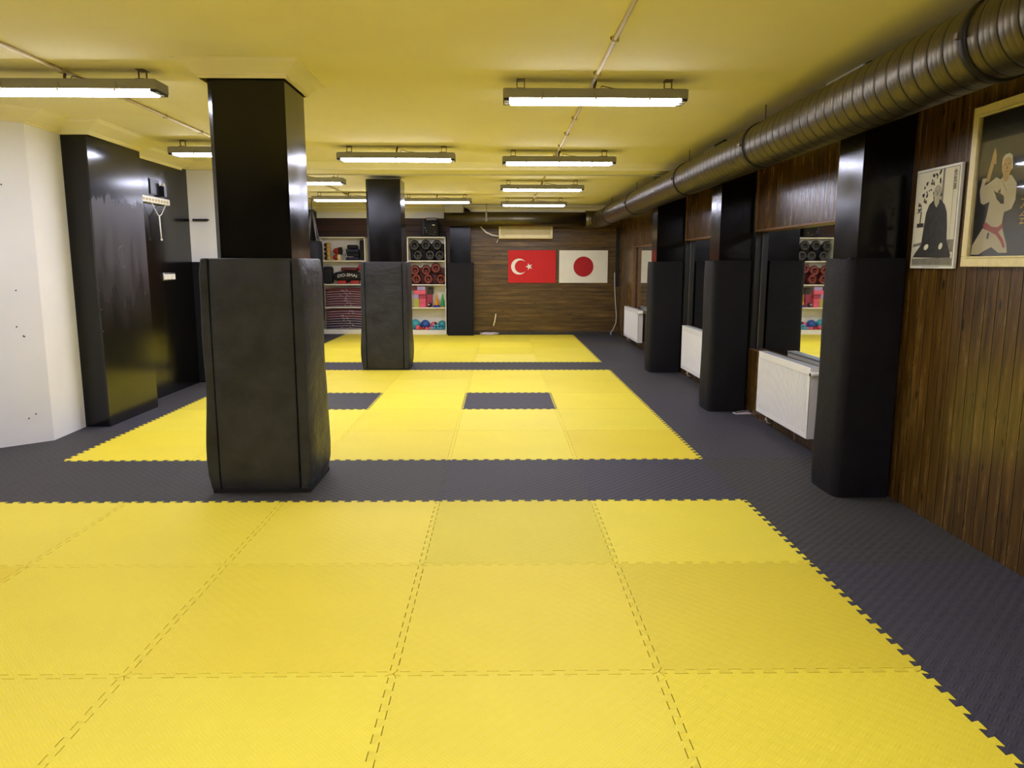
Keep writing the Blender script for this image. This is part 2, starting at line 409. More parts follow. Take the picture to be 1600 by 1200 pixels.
# ROWS index of inserts: y 3..4
rowname[10], rowname[11], rowname[9] = 'row of the two dark inserts', 'row behind the dark inserts', 'third row past the near dark strip'
del_rows = None
TINTS = {}
for r in range(len(ROWS)-1):
    for c in range(len(COLS)-1):
        x0, x1, y0, y1 = COLS[c], COLS[c+1], ROWS[r], ROWS[r+1]
        lastrow = r == len(ROWS)-2; lastcol = c == len(COLS)-2
        if c < 4 and lastrow: y1 = 11.3 if c == 3 else 11.42
        strip = r in (6, 12)
        dark = strip or c in (0, 6) or (y0 == 3 and c in (2, 4))
        P = []
        P += edge((x0, y0), (x1, y0), r > 0)
        P += edge((x1, y0), (x1, y1), not lastcol) if not lastcol else [Vector((x1, y0))]
        top = edge((x0, y1), (x1, y1), not lastrow)
        P += ([Vector((x1, y1))] + list(reversed(top[1:]))) if not lastrow else [Vector((x1, y1))]
        lft = edge((x0, y0), (x0, y1), c > 0)
        P += ([Vector((x0, y1))] + list(reversed(lft[1:]))) if c > 0 else [Vector((x0, y1))]
        # drop duplicates, shrink a hair so a seam shows
        Q = []
        for p in P:
            if not Q or (p-Q[-1]).length > 1e-5: Q.append(p)
        cx, cyy = (x0+x1)/2, (y0+y1)/2; k = 1-(.0034 if not dark else .002)
        b = B('dark_foam' if dark else 'yellow_foam')
        b.prism([((p.x-cx)*k, (p.y-cyy)*k) for p in Q], -.02, 0)
        o = b.build('puzzle_mat', loc=(cx, cyy, 0))
        colour = 'dark grey' if dark else 'yellow'
        insert = y0 == 3 and c in (2, 4)
        place = {6: 'dark border mat beside the mirrors', 0: 'dark border mat beside the white wall'}.get(c, ordn[5-c]+' mat from the mirror side')
        if insert:
            lab = 'dark grey square foam mat set alone in the yellow field, ' + ('nearer the mirrors' if c == 4 else 'farther from the mirrors')
        elif c in (0, 6): lab = '%s, %s' % (place, rowname[r])
        else: lab = '%s foam mat, %s, %s' % (colour, place.replace(' mat', ''), rowname[r])
        lab = lab.replace('mat, mat of', 'mat of')
        tag(o, lab, 'floor mat', ('dark' if dark else 'yellow')+' interlocking puzzle mats')
        g = random.uniform(.93, 1.04)
        tint = (g, g*random.uniform(.985, 1.01), random.uniform(.8, 1.15), 1)
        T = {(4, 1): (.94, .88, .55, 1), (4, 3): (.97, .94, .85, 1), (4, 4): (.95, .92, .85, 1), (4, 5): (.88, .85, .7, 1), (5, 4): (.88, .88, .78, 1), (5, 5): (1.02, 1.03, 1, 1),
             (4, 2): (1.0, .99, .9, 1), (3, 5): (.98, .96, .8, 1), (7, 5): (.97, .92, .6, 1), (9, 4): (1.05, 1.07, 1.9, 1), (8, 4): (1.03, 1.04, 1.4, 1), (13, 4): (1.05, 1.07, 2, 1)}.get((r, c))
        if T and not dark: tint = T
        o.color = tint

# ------------------------------------------------------------------ fluorescent fixtures
FX = thing('fluorescent_light', 'x', 'ceiling light', group='long enclosed fluorescent fittings')
LX, LYh = .62, .088
b = B('fixture_grey')
b.prism([(-LX, -LYh), (LX, -LYh), (LX, LYh), (-LX, LYh)], .018, .075)
b.box(-LX+.01, -LYh+.01, .07, LX-.01, LYh-.01, .082, .003)
HS = b.build('housing', FX)
b = B('diffuser_light')
zt, zb = .018, 0.0
x0, x1, y0, y1 = LX-.045, LX-.055, LYh-.004, LYh-.02
b.grid([[(-x0, -y0, zt), (x0, -y0, zt), (x0, y0, zt), (-x0, y0, zt)], [(-x1, -y1, zb), (x1, -y1, zb), (x1, y1, zb), (-x1, y1, zb)]], True, False, True)
b.build('diffuser', FX)
for sgn in (-1, 1):
    b = B('dark_plastic')
    a, c_ = sorted((sgn*(LX-.042), sgn*(LX-.003)))
    b.box(a, -LYh+.004, .004, c_, LYh-.004, .02)
    b.m('white_plastic').box(a+.006, -.05, .001, c_-.006, -.02, .01).box(a+.006, .02, .001, c_-.006, .05, .01)
    b.build('end_cap', FX)
for sgn in (-1, 1):
    for xx in (-.36, 0, .36):
        b = B('fixture_grey').box(xx-.008, sgn*LYh-.006, .022, xx+.008, sgn*LYh+.006, .058, .002)
        b.m('conduit').box(xx-.006, sgn*LYh-.008, .004, xx+.006, sgn*LYh+.004, .024, .001)
        b.build('clip', HS)
for sgn in (-1, 1):
    b = B('cable'); xx = sgn*.5
    b.box(xx-.028, -.045, .082, xx+.028, .045, .092).box(xx-.028, -.045, .148, xx+.028, .045, .150)
    b.box(xx-.028, -.006, .09, xx-.022, .006, .15)
    b.box(xx+.022, -.006, .09, xx+.028, .006, .15)
    b.build('bracket', FX)
b = B('cable')
b.tube([(0, 0, .075), (0, 0, .11), (.01, 0, .148)], .009, 8)
b.tube([(.03, 0, .08), (.05, 0, .115), (.12, 0, .10), (.25, .01, .086), (.42, .02, .086), (.46, .02, .1), (.5, .0, .09)], .0035, 6)
b.build('cable', FX)
pos = [(-.955, .61, 'nearest of the row over the wide dark-floored aisle by the duct'), (-.95, 3.66, 'second of the row beside the duct, just before the beam'),
       (-.97, 6.5, 'third of the row beside the duct, just past the beam'), (-.96, 9.33, 'last of the row beside the duct, over the flags'),
       (-4.40, .42, 'nearest of the row along the white wall'), (-4.30, 3.1, 'second of the row along the white wall, by the black boards'),
       (-4.34, 5.68, 'third of the row along the white wall, past the beam'), (-4.22, 8.35, 'last of the row along the white wall, before the hanging bag'),
       (-2.69, 3.42, 'middle of the ceiling between the two free-standing pillars'), (-2.72, 8.7, 'middle of the ceiling in front of the shelves, past the far pillar'),
       (-.955, -2.45, 'unseen, added behind the camera for floor light, beside the duct'), (-2.69, -3.3, 'unseen, added behind the camera for floor light, middle of the ceiling'), (-.95, -5.2, 'unseen, added for floor light at the rear end of the room'), (-6.0, -3.0, 'unseen, added behind the camera for floor light, in the white-walled corner')]  # fittings on this line are unseen, added to light the foreground floor
for i, (x, y, d) in enumerate(pos):
    lab = 'grey fluorescent fitting, ' + d
    if i == 0: FX.location = (x, y, 2.6); FX['label'] = 'grey fluorescent fitting, nearest one of the row beside the duct'; continue
    dup(FX, (x, y, 2.6), lab)

# conduits
def conduit(x, y0, y1, label, xe=None):
    xe = x if xe is None else xe
    b = B('conduit').tube([(x, y0, 2.737), (xe, y1, 2.737)], .0115, 8)
    o = b.build('electrical_conduit'); tag(o, label, 'conduit', 'painted ceiling conduits')
    y = y0+.3; k = 0
    while y < y1:
        xx = x+(xe-x)*(y-y0)/(y1-y0)
        q = B('conduit').box(xx-.02, y-.012, 2.722, xx+.02, y+.012, 2.749, .003)
        q.m('cable').box(xx-.026, y-.008, 2.735, xx-.018, y+.008, 2.749)
        q.build('clip', o); y += .72
conduit(-.965, -6.4, 4.6, 'yellowed ceiling conduit running to the beam beside the duct')
conduit(-.965, 5.35, 11.0, 'yellowed ceiling conduit past the beam towards the flags')
conduit(-4.39, -6.4, 4.6, 'yellowed ceiling conduit running above the fittings near the white wall')
conduit(-4.3, 5.35, 11.4, 'yellowed ceiling conduit past the beam towards the jacket shelf')

# ------------------------------------------------------------------ ventilation duct
DX, DZ, DR, DE = .475, 2.447, .170, 10.72
D = thing('ventilation_duct', 'long ribbed metal duct under the ceiling above the mirrors, turning along the back wall', 'duct', (DX, 0, DZ))
def spiral(y0, y1, name, parent, x=0.0):
    b = MB().m('metal_duct'); b.m('metal_groove'); n = 40; rows = []; pitch = .115
    prof = [(0, 0), (.3, .0002), (.32, -.0003), (.34, .0002), (.62, .0002), (.64, -.0003), (.66, .0002), (.91, .0), (.93, -.0012), (.98, -.0012)]
    y = y0; flags = []
    while y < y1:
        for f, dr in prof:
            yy = y+f*pitch
            if yy > y1: break
            rows.append([(x+(DR+dr)*math.cos(2*PI*k/n), yy+.0, (DR+dr)*math.sin(2*PI*k/n)) for k in range(n)]); flags.append(f >= .93)
        y += pitch
    # tilt each ring so that the ribs lean the way a wound duct does
    rows = [[(p[0], p[1]+.035*(p[0]-x)/DR, p[2]) for p in r] for r in rows]
    vr = [[b.bm.verts.new(p) for p in r] for r in rows]
    for i in range(len(vr)-1):
        for j in range(n):
            f = b.bm.faces.new((vr[i][j], vr[i][(j+1) % n], vr[i+1][(j+1) % n], vr[i+1][j])); f.smooth = True
            f.material_index = 1 if flags[i] else 0
    return b.build(name, parent)
spiral(-6.4, DE-.3, 'spiral_pipe', D)
b = B('metal_duct'); pts = []
for k in range(7):
    a = PI/2*k/6; pts.append((-.17+.17*math.cos(a), DE-.32+.32*math.sin(a) if k else DE-.32, 0))
pts = [(0, DE-.34, 0), (0, DE-.2, 0), (-.03, DE-.08, 0), (-.09, DE+.0, 0), (-.2, DE+.03, 0), (-.3, DE+.03, 0)]
b.tube(pts, [DR+.004]*6, 32); b.build('elbow', D)
b = B('metal_duct').tube([(-.28, DE+.03, 0), (-3.22, DE+.03, 0)], .148, 32, True); b.build('branch_pipe', D)
b = B('fixture_grey').box(-3.2, DE-.12, .12, -2.82, DE+.2, .29, .004); b.build('outlet_box', D)
for yy in (-1.4, 1.32, 3.6, 6.65, 9.1):
    b = B('metal_groove').lathe([(DR+.002, yy-.022), (DR+.009, yy-.018), (DR+.009, yy+.018), (DR+.002, yy+.022)], 0, 0, 40, 0, 'Z')
    for v in b.bm.verts: v.co = Vector((v.co.x, v.co.z, v.co.y))
    b.m('hanger_metal').tube([(0, yy, DR+.005), (0, yy, HC-DZ)], .005, 6).box(-.03, yy-.02, DR, .03, yy+.02, DR+.012).box(-DR-.03, yy-.012, -.012, -DR-.004, yy+.012, .012)
    b.build('hanger_clamp', D)
b = B('hanger_metal').tube([(-2.35, DE+.03, .14), (-2.35, DE+.03, HC-DZ)], .006, 6).box(-2.37, DE-.125, -.06, -2.33, DE-.112, .15)
b.build('hanger_clamp', D)
for y0, y1, x, l in ((.15, .66, .668, 'white cable trunking strip on the ceiling behind the duct, nearer the framed prints'), (3.05, 3.73, .676, 'white cable trunking strip on the ceiling behind the duct, farther from the prints')):
    tag(B('white_plastic').box(x-.02, y0, 2.728, x+.02, y1, 2.749, .003).build('cable_trunking'), l, 'cable trunking', 'ceiling trunking strips')

# ------------------------------------------------------------------ pillars and pads
def cushion(x0, y0, x1, y1, z0, z1, axis, bulge=.012, low=0.0, edge_=.014):
    """padded board: front face swells; axis is the outward direction"""
    b = B('pad_vinyl'); b.box(x0, y0, z0, x1, y1, z1)
    es = [e for e in b.bm.edges if abs(e.verts[0].co.z-e.verts[1].co.z) > .1]
    bmesh.ops.subdivide_edges(b.bm, edges=es, cuts=14)
    hs = [e for e in b.bm.edges if (abs(e.verts[0].co.x-e.verts[1].co.x) > .2 or abs(e.verts[0].co.y-e.verts[1].co.y) > .2)]
    bmesh.ops.subdivide_edges(b.bm, edges=hs, cuts=6, use_grid_fill=True)
    cx, cyy = (x0+x1)/2, (y0+y1)/2; rnd = random.Random(int(1000*(x0+y0)))
    ph = [rnd.uniform(0, 6) for _ in range(6)]
    for v in b.bm.verts:
        t_ = (v.co.z-z0)/(z1-z0)
        s_ = (v.co.x-x0)/(x1-x0) if axis[1] else (v.co.y-y0)/(y1-y0)
        outer = ((v.co.x-cx)*axis[0]+(v.co.y-cyy)*axis[1]) > 0
        if outer:
            e_ = min(s_, 1-s_)*2; k = math.sin(PI*min(1, max(0, t_)))*.5+.5
            d = bulge*math.sqrt(max(0, e_))*k + low*math.exp(-((t_-.16)/.16)**2)
            d += .0035*math.sin(7*t_+ph[0]+3*s_)+.002*math.sin(19*t_+ph[1]-4*s_)
            if e_ < .02: d -= edge_*.6
            if t_ > .99 or t_ < .01: d -= edge_
            v.co.x += axis[0]*d; v.co.y += axis[1]*d
    for f in b.bm.faces: f.smooth = True
    return b
def smooth_mod(o, lv=1):
    m = o.modifiers.new('s', 'SUBSURF'); m.levels = lv; m.render_levels = lv; return o
def bevel_mod(o, wd=.01, seg=3):
    m = o.modifiers.new('b', 'BEVEL'); m.width = wd; m.segments = seg; m.limit_method = 'ANGLE'; return o
def free_pillar(dx, dy, lab, labp):
    x0, x1, y0, y1 = -3.43+dx, -2.94+dx, .23+dy, .68+dy
    b = B('black_gloss').prism([(x0, y0+.035), (x0+.035, y0), (x1, y0), (x1, y1), (x0, y1)], 0, 2.70)
    o = b.build('pillar'); tag(o, lab, 'pillar', None, 'structure')
    P = thing('pillar_padding', labp, 'padding', (0, 0, 0), 0, 'padded jackets round the free-standing pillars')
    H = 1.555
    q = cushion(x0-.035, y0-.058, x1+.0, y0-.004, .02, H, (0, -1), .005, .004); bevel_mod(q.build('front_panel', P), .008)
    q = cushion(x1+.006, y0-.05, x1+.078, y1+.05, .02, H, (1, 0), .010, .012); bevel_mod(q.build('side_panel', P), .012)
    q = cushion(x0-.105, y0-.05, x0-.041, y1+.05, .02, H, (-1, 0), .010, .03); bevel_mod(q.build('side_panel', P), .012)
    q = cushion(x0-.035, y1+.004, x1+.0, y1+.058, .02, H, (0, 1), .006, .008); bevel_mod(q.build('back_panel', P), .008)
    b = B('seam').box(x0-.09, y0-.045, 0, x1+.07, y1+.045, .03); b.build('base_strip', P)
free_pillar(0, 0, 'black glossy pillar nearest the camera, free-standing on the near dark strip', 'black vinyl padding wrapped round the nearest free-standing pillar')
free_pillar(-.055, 5.69, 'black glossy free-standing pillar in front of the two shelf units', 'black vinyl padding round the farther free-standing pillar by the shelves')

def wall_pillar(y, lab, labp, xf=.663, d=.36):
    b = B('black_gloss').prism([(xf, y), (XW+.001, y), (XW+.001, y+d), (xf+.03, y+d), (xf, y+d-.03)], 0, HC-.001)
    tag(b.build('pillar'), lab, 'pillar', None, 'structure')
    P = thing('pillar_padding', labp, 'padding', (0, 0, 0), 0, 'black padding on the pillars of the mirror wall')
    x0, x1, y0, y1, H = xf-.066, XW-.03, y-.055, y+d-.04, 1.555
    ol = [(x1, y0), (x0+.05, y0-.002), (x0+.022, y0+.006), (x0+.006, y0+.03), (x0, y0+.07), (x0-.004, (y0+y1)/2), (x0, y1-.06), (x0+.01, y1-.015), (x0+.03, y1), (xf-.004, y1), (xf-.004, y-.004), (x1, y-.004)]
    b = B('pad_black'); n = 18; rows = []
    cx_, cy_ = .8, y+.2
    for i in range(n+1):
        z = .0+H*i/n; t_ = i/n; k = 1+.02*math.exp(-((t_-.12)/.12)**2)-(.012 if i in (0, n) else 0)
        rows.append([((cx_+(px-cx_)*k+.0025*math.sin(9*t_+j*.5)) if px < xf-.01 else px, (cy_+(py-cy_)*k) if py < y-.02 else py, z) for j, (px, py) in enumerate(ol)])
    b.grid(rows, True, True, True)
    o = b.build('front_panel', P)
    for f in o.data.polygons: f.use_smooth = len(f.vertices) == 4
    m = o.modifiers.new('e', 'EDGE_SPLIT'); m.split_angle = .9
    b = B('pad_black').box(xf-.060, y+.1, H-.002, xf-.003, y+d-.05, H+.004); b.box(xf-.06, y-.052, H, x1-.002, y-.005, H+.006); b.build('top_flap', P)
wall_pillar(.085, 'black glossy wall pillar beside the framed prints', 'black padding on the wall pillar beside the framed prints')
wall_pillar(2.90, 'black glossy wall pillar, middle one of the three on the mirror wall', 'black padding on the middle pillar of the mirror wall', .636)
wall_pillar(5.66, 'black glossy wall pillar farthest along the mirror wall', 'black padding on the farthest pillar of the mirror wall', .59)
# engaged pillar beside the shelves
tag(B('black_gloss').box(-2.66, 11.06, 0, -2.22, 11.32, 2.60).build('pillar'), 'black boxed pillar between the helmet shelf and the flags wall', 'pillar', None, 'structure')
P = thing('pillar_padding', 'black padding on the boxed pillar beside the helmet shelf', 'padding')
bevel_mod(B('pad_black').box(-2.72, 11.0, .0, -2.165, 11.055, 1.56).build('front_panel', P), .01)
bevel_mod(B('pad_black').box(-2.215, 11.056, .0, -2.165, 11.19, 1.56).build('side_panel', P), .01)
bevel_mod(B('pad_black').box(-2.72, 11.056, .0, -2.665, 11.24, 1.56).build('side_panel', P), .01)
# black boarded pillar on the left and the recessed boards behind it
b = B('black_gloss').box(-5.515, 2.2, 0, -5.29, 2.218, 2.685)
tag(b.build('front_board'), 'x', 'board')
L = bpy.data.objects['front_board']; del L['label']; del L['category']
T_ = thing('black_boarding', 'glossy black boarding boxed round the wall pillar by the white wall', 'boarding')
L.parent = T_
B('black_worn').box(-5.29, 2.2, 0, -5.272, 3.16, 2.685).build('side_board', T_)
b = B('chrome')
for z in (.25, .2, .15, .1, .3, .36, 1.28, .9, 1.1): b.ball((-5.271, 2.215, z), .004, 8)
b.build('screw', T_)
b = B('grey_vinyl'); pts = []
for k in range(29):
    a = 2*PI*k/28*.93+.5; pts.append((-5.2716, 2.66+.075*math.cos(a)*(1+.08*math.sin(3*a)), 1.585+.105*math.sin(a)*(1+.05*math.cos(5*a))))
b.tube(pts, .003, 5); b.build('scuff_ring', T_)
b = B('black_gloss').box(-5.515, 3.16, 0, -5.49, 4.78, 2.69)
tag(b.build('black_boarding'), 'glossy black board behind the boxed pillar, carrying the string light and switches', 'boarding')
# white pillar past the boards with low padding
tag(B('paint').box(-5.76, 4.86, 0, -5.12, 5.5, 2.684).build('pillar'), 'white square pillar with the hook rail, past the black boards', 'pillar', None, 'structure')
P = thing('pillar_padding', 'black padding on the white pillar under the hook rail', 'padding')
bevel_mod(B('pad_black').box(-5.51, 4.795, 0, -5.1, 4.855, 1.545).build('front_panel', P), .012)
bevel_mod(B('pad_black').box(-5.115, 4.856, 0, -5.06, 5.5, 1.545).build('side_panel', P), .012)

# ------------------------------------------------------------------ things on the left wall
T_ = thing('emergency_light', 'white slatted emergency light hung on the black board, its cord dangling', 'light', (-5.49, 3.8, 2.22))
b = B('white_plastic').box(0, -.34, -.035, .06, .34, .035, .008); b.build('case', T_)
b = B('cream_panel')
for k in range(9): b.box(.058, -.31+k*.07, -.015, .063, -.265+k*.07, .012)
b.build('lens', T_)
b = B('white_plastic')
b.tube([(.05, -.10, -.03), (.06, .02, -.16), (.06, .045, -.17)], .006, 6).tube([(.05, .25, -.03), (.06, .1, -.15), (.06, .045, -.17)], .006, 6).tube([(.06, .045, -.17), (.06, .05, -.30), (.06, .06, -.42)], .008, 6)
b.ball((.06, .06, -.43), .014, 10)
b.build('cord', T_)
T_ = thing('wall_bracket', 'small black bracket with a white knob above the emergency light', 'bracket', (-5.49, 3.95, 2.38))
b = B('black_plastic').box(0, -.16, -.09, .012, .06, .08).box(0, .06, -.1, .06, .12, .02); b.build('plate', T_)
B('white_plastic').ball((.05, .07, .03), .022, 12).build('knob', T_)
T_ = thing('light_switch', 'silver three-gang light switch on the black board', 'switch', (-5.49, 4.1, 1.37))
B('chrome').box(0, -.16, -.045, .012, .16, .045, .004).build('plate', T_)
for k in range(3): B('white_plastic').box(.011, -.145+k*.1, -.032, .02, -.06+k*.1, .032, .004).build('rocker', T_)
T_ = thing('coat_hook_rail', 'dark rail of six hooks on the white pillar', 'hook rail', (-5.42, 4.86, 2.07))
B('dark_plastic').box(-.055, -.012, -.006, .15, 0, .006).build('rail', T_)
for k in range(6): B('dark_plastic').box(-.05+k*.033, -.04, -.018, -.028+k*.033, -.01, .012, .004).build('hook', T_)
b = B('hole')
for (x, y, z) in [(-5.62, 1.539, 2.15), (-5.60, 1.557, 1.30), (-5.615, 1.543, 1.0), (-5.585, 1.571, .92), (-5.58, 1.575, .915), (-5.56, 1.593, .25), (-5.60, 1.557, .22)]:
    b.ball((x, y, z), .006, 8)
o = b.build('wall_plug'); o['kind'] = 'structure'

# ------------------------------------------------------------------ mirrors and radiators
def mirror(y0, y1, lab, trim_left=True):
    T_ = thing('wall_mirror', lab, 'mirror', (1.045, (y0+y1)/2, 1.255), 0, 'long mirrors in the niches between pillars')
    h = (y1-y0)/2
    B('mirror').box(0, -h, -.59, .006, h, .59).build('glass', T_)
    b = B('grey_vinyl').box(-.004, -h, -.59, .0, -h+.006, .59).box(-.004, h-.006, -.59, 0, h, .59).box(-.004, -h, .584, 0, h, .59).box(-.004, -h, -.59, 0, h, -.584)
    b.build('edge_strip', T_)
mirror(.49, 2.81, 'long wall mirror above the nearest radiator, reflecting the helmet shelf')
mirror(3.32, 5.59, 'long wall mirror above the middle radiator')
mirror(6.07, 9.52, 'long wall mirror above the farthest radiator, reflecting the flags')
b = B('wood_trim').box(.96, 9.50, .68, 1.03, 9.56, 1.9, .004); struct(b.build('trim_7'))
def radiator(y, ln, lab, valve=True):
    T_ = thing('panel_radiator', lab, 'radiator', (.865, y, .13), 0, 'white panel radiators under the mirrors'); H = .58
    b = B('white_enamel'); n = int(ln/.0335); rows_b, rows_t = [], []
    b.box(0, -ln/2, 0, .006, ln/2, .045, .002).box(0, -ln/2, H-.065, .006, ln/2, H, .002)
    prof = []
    m_ = .03; usable = ln-2*m_; p = usable/n
    for k in range(n):
        a = -ln/2+m_+k*p
        prof += [(a, 0), (a+p*.30, 0), (a+p*.42, .009), (a+p*.88, .009)]
    prof.append((ln/2-m_, 0))
    prof = [(-ln/2, 0)]+prof+[(ln/2, 0)]
    b.grid([[(x, yy, .04) for yy, x in prof], [(x, yy, H-.06) for yy, x in prof]], False, False)
    b.build('front_panel', T_)
    B('white_enamel').box(.006, -ln/2, 0, .085, -ln/2+.004, H).build('side_cover', T_)
    B('white_enamel').box(.006, ln/2-.004, 0, .085, ln/2, H).build('side_cover', T_)
    B('white_enamel').box(.078, -ln/2+.01, .0, .083, ln/2-.01, H-.02).build('rear_panel', T_)
    b = B('grey_grille').box(.006, -ln/2+.004, H-.012, .084, ln/2-.004, H-.008)
    for k in range(5): b.box(.01+k*.016, -ln/2+.006, H-.008, .017+k*.016, ln/2-.006, H-.001)
    b.build('top_grille', T_)
    b = B('white_plastic').lathe([(.0, -.02), (.019, -.02), (.021, .0), (.019, .05), (.015, .07)], .055, -ln/2-.035, 16, H-.05, 'X')
    for v in b.bm.verts: pass
    b.m('chrome').tube([(.06, -ln/2-.03, H-.05), (.06, -ln/2+.01, H-.05)], .009, 8)
    q = b.build('thermostat_valve', T_); q.location.x = -.05
    B('dark_plastic').lathe([(0, -.0225), (.015, -.0225), (.015, -.019)], .055, -ln/2-.035, 16, H-.05, 'X').build('valve_dial', q)
    b = B('white_enamel').tube([(.06, ln/2-.12, .0), (.06, ln/2-.12, -.05), (.07, ln/2-.12, -.09), (.112, ln/2-.12, -.1)], .008, 8).ball((.06, ln/2-.12, -.06), .014, 10)
    b.build('pipe', T_)
radiator(1.685, 1.15, 'white panel radiator nearest the framed prints, under the first mirror')
radiator(4.62, 1.12, 'white panel radiator between the middle and farthest wall pillars')
radiator(9.03, 1.45, 'white panel radiator closest to the flags wall')
T_ = thing('folded_cloth', 'small grey and white cloth lying at the foot of the middle wall pillar', 'cloth', (.90, 2.74, 0))
b = B('cloth_white'); rows = []
for i in range(9):
    u = i/8; rows.append([(-.09+.2*u+.01*math.sin(j*1.3), -.05+.1*j/6, .004+.05*math.sin(PI*min(1, u*1.05))*math.sin(PI*j/6)*(.7+.3*math.sin(3*u+j))) for j in range(7)])
b.grid(rows); b.build('cloth', T_)
b = B('grey_vinyl').tube([(-.08, -.03, .012), (-.02, -.04, .035), (.06, -.03, .04), (.1, 0, .01)], .008, 6).build('strap', T_)

# ------------------------------------------------------------------ flags and air conditioner
def flag(name, label, x0, x1, z0, z1, mat):
    T_ = thing(name, label, 'flag', ((x0+x1)/2, YB1-.022, (z0+z1)/2))
    hx, hz = (x1-x0)/2, (z1-z0)/2
    B(mat).box(-hx, 0, -hz, hx, .02, hz, .002).build('canvas', T_); return T_, hx, hz
T_, hx, hz = flag('turkish_flag', 'red flag with white crescent and star hung on the boarded back wall', -1.42, -.395, 1.127, 1.821, 'flag_red')
def disc(b, cx, cz, r, y, n=48): return b.poly([(cx+r*math.cos(2*PI*k/n), y, cz+r*math.sin(2*PI*k/n)) for k in range(n)])
b = B('flag_white'); R = hz*.49; r_ = R*.8; cx = -hx+.66*hz*1.02; ox = R*.27
th = math.acos(max(-1, min(1, (R*R+ox*ox-r_*r_)/(2*R*ox))))
outer = [(cx+R*math.cos(a), R*math.sin(a)) for a in [th+(2*PI-2*th)*k/40 for k in range(41)]]
th2 = math.atan2(R*math.sin(th), R*math.cos(th)-ox)
inner = [(cx+ox+r_*math.cos(a), r_*math.sin(a)) for a in [th2+(2*PI-2*th2)*k/40 for k in range(41)]]
b.grid([[(x, -.003, z) for x, z in outer], [(x, -.003, z) for x, z in inner]], False, False)
b.build('crescent', T_)
b = B('flag_white'); sx = cx+R*1.28; sr = R*.46
pts = []
for k in range(10):
    a = PI+k*PI/5; q = sr if k % 2 == 0 else sr*.40
    pts.append((sx+q*math.cos(a), -.003, q*math.sin(a)))
for k in range(10): b.poly([pts[k], pts[(k+1) % 10], (sx, -.003, 0)])
b.build('star', T_)
T_, hx, hz = flag('japanese_flag', 'white flag with a red disc hung on the boarded back wall', -.32, .728, 1.127, 1.822, 'flag_white')
disc(B('japan_red'), 0, 0, hz*.62, -.003).build('sun_disc', T_)

T_ = thing('air_conditioner', 'cream wall-mounted air conditioner above the red flag', 'air conditioner', (-1.05, YB1, 2.06))
bevel_mod(B('cream_plastic').box(-.57, -.20, 0, .57, 0, .28).build('casing', T_), .012)
B('cream_panel').box(-.53, -.206, .08, .53, -.199, .265, .002).build('front_grille', T_)
B('cream_plastic').box(-.54, -.21, .02, .54, -.198, .065, .004).build('air_flap', T_)
b = B('dark_plastic').box(-.5, -.212, .058, -.44, -.209, .064).box(.5, -.212, .03, .52, -.209, .042); b.build('indicator', T_)
tag(B('white_plastic').tube([(-2.02, 11.13, 2.34), (-1.97, 11.12, 2.27), (-1.88, 11.11, 2.19), (-1.76, 11.11, 2.135), (-1.63, 11.12, 2.115)], .016, 8).build('air_conditioner_pipe'), 'white insulated pipe curving from the duct to the air conditioner', 'pipe')
tag(B('white_plastic').tube([(-1.63, 11.17, 2.05), (-1.67, 11.17, 1.98)], .01, 6).build('drain_hose'), 'short cream hose end just below the air conditioner corner', 'hose')
tag(B('cream_plastic').tube([(-1.685, 11.17, .46), (-1.71, 11.16, .30), (-1.74, 11.14, .20)], .014, 8).build('drain_pipe'), 'short white pipe stub low on the back wall', 'pipe')
pts = []
for k in range(60):
    a = k*.55; rr = .10+.025*math.sin(k*.9); pts.append((-1.83+rr*1.7*math.cos(a), 11.06+.05*math.sin(a), .012+.045*abs(math.sin(k*.37))))
tag(B('cloth_white').tube(pts, .007, 6).build('coiled_cable'), 'white coiled cable lying at the foot of the back wall', 'cable')
tag(B('white_plastic').tube([(.88, 11.17, 1.35), (.89, 11.165, 1.0), (.91, 11.16, .7), (.935, 11.15, .42), (.925, 11.14, .26), (.86, 11.10, .12), (.80, 11.08, .05), (.82, 11.06, .012)], .008, 6).build('hanging_cable'), 'white cable hanging down the corner beside the white flag', 'cable')
tag(B('print_black').box(.90, YB1-.02, 1.05, .975, YB1, 2.3).build('dark_batten'), 'dark vertical batten in the back corner above the hanging cable', 'batten')

# ------------------------------------------------------------------ framed prints (flat artwork on the near wood wall)
def onwall(T_, name, mat, polys, lay, W_, H_):
    """u runs away from the mirrors (towards -y), v up"""
    b = B(mat)
    for pl in polys:
        vs = [(-.0006*lay-.00002*polys.index(pl), W_/2-u*W_, -H_/2+v*H_) for u, v in pl]
        b.poly(vs)
    return b.build(name, T_)
def ell(cx, cy_, rx, ry, n=20, rot=0):
    return [(cx+rx*math.cos(a)*math.cos(rot)-ry*math.sin(a)*math.sin(rot), cy_+rx*math.cos(a)*math.sin(rot)+ry*math.sin(a)*math.cos(rot)) for a in [2*PI*k/n for k in range(n)]]
W_, H_ = .43, .585
T_ = thing('art_print', 'black-and-white print of a seated bearded man in dark robes', 'picture', (.958, -.222, 1.79))
B('print_white').box(0, -W_/2, -H_/2, .018, W_/2, H_/2, .002).build('board', T_)
def pw(name, mat, polys, lay): return onwall(T_, name, mat, polys, lay, W_, H_)
pw('picture_border', 'print_dark', [[(.03, .025), (.97, .025), (.97, .975), (.03, .975)]], 1)
pw('picture_ground', 'print_light', [[(.036, .03), (.964, .03), (.964, .97), (.036, .97)]], 2)
pw('floor_shade', 'print_grey', [[(.04, .035), (.96, .035), (.96, .10), (.04, .10)], [(.04, .22), (.3, .24), (.3, .27), (.04, .25)], [(.8, .16), (.96, .16), (.96, .28), (.8, .28)], [(.62, .42), (.66, .42), (.66, .97), (.62, .97)]], 3)
rnd = random.Random(3); fl = []
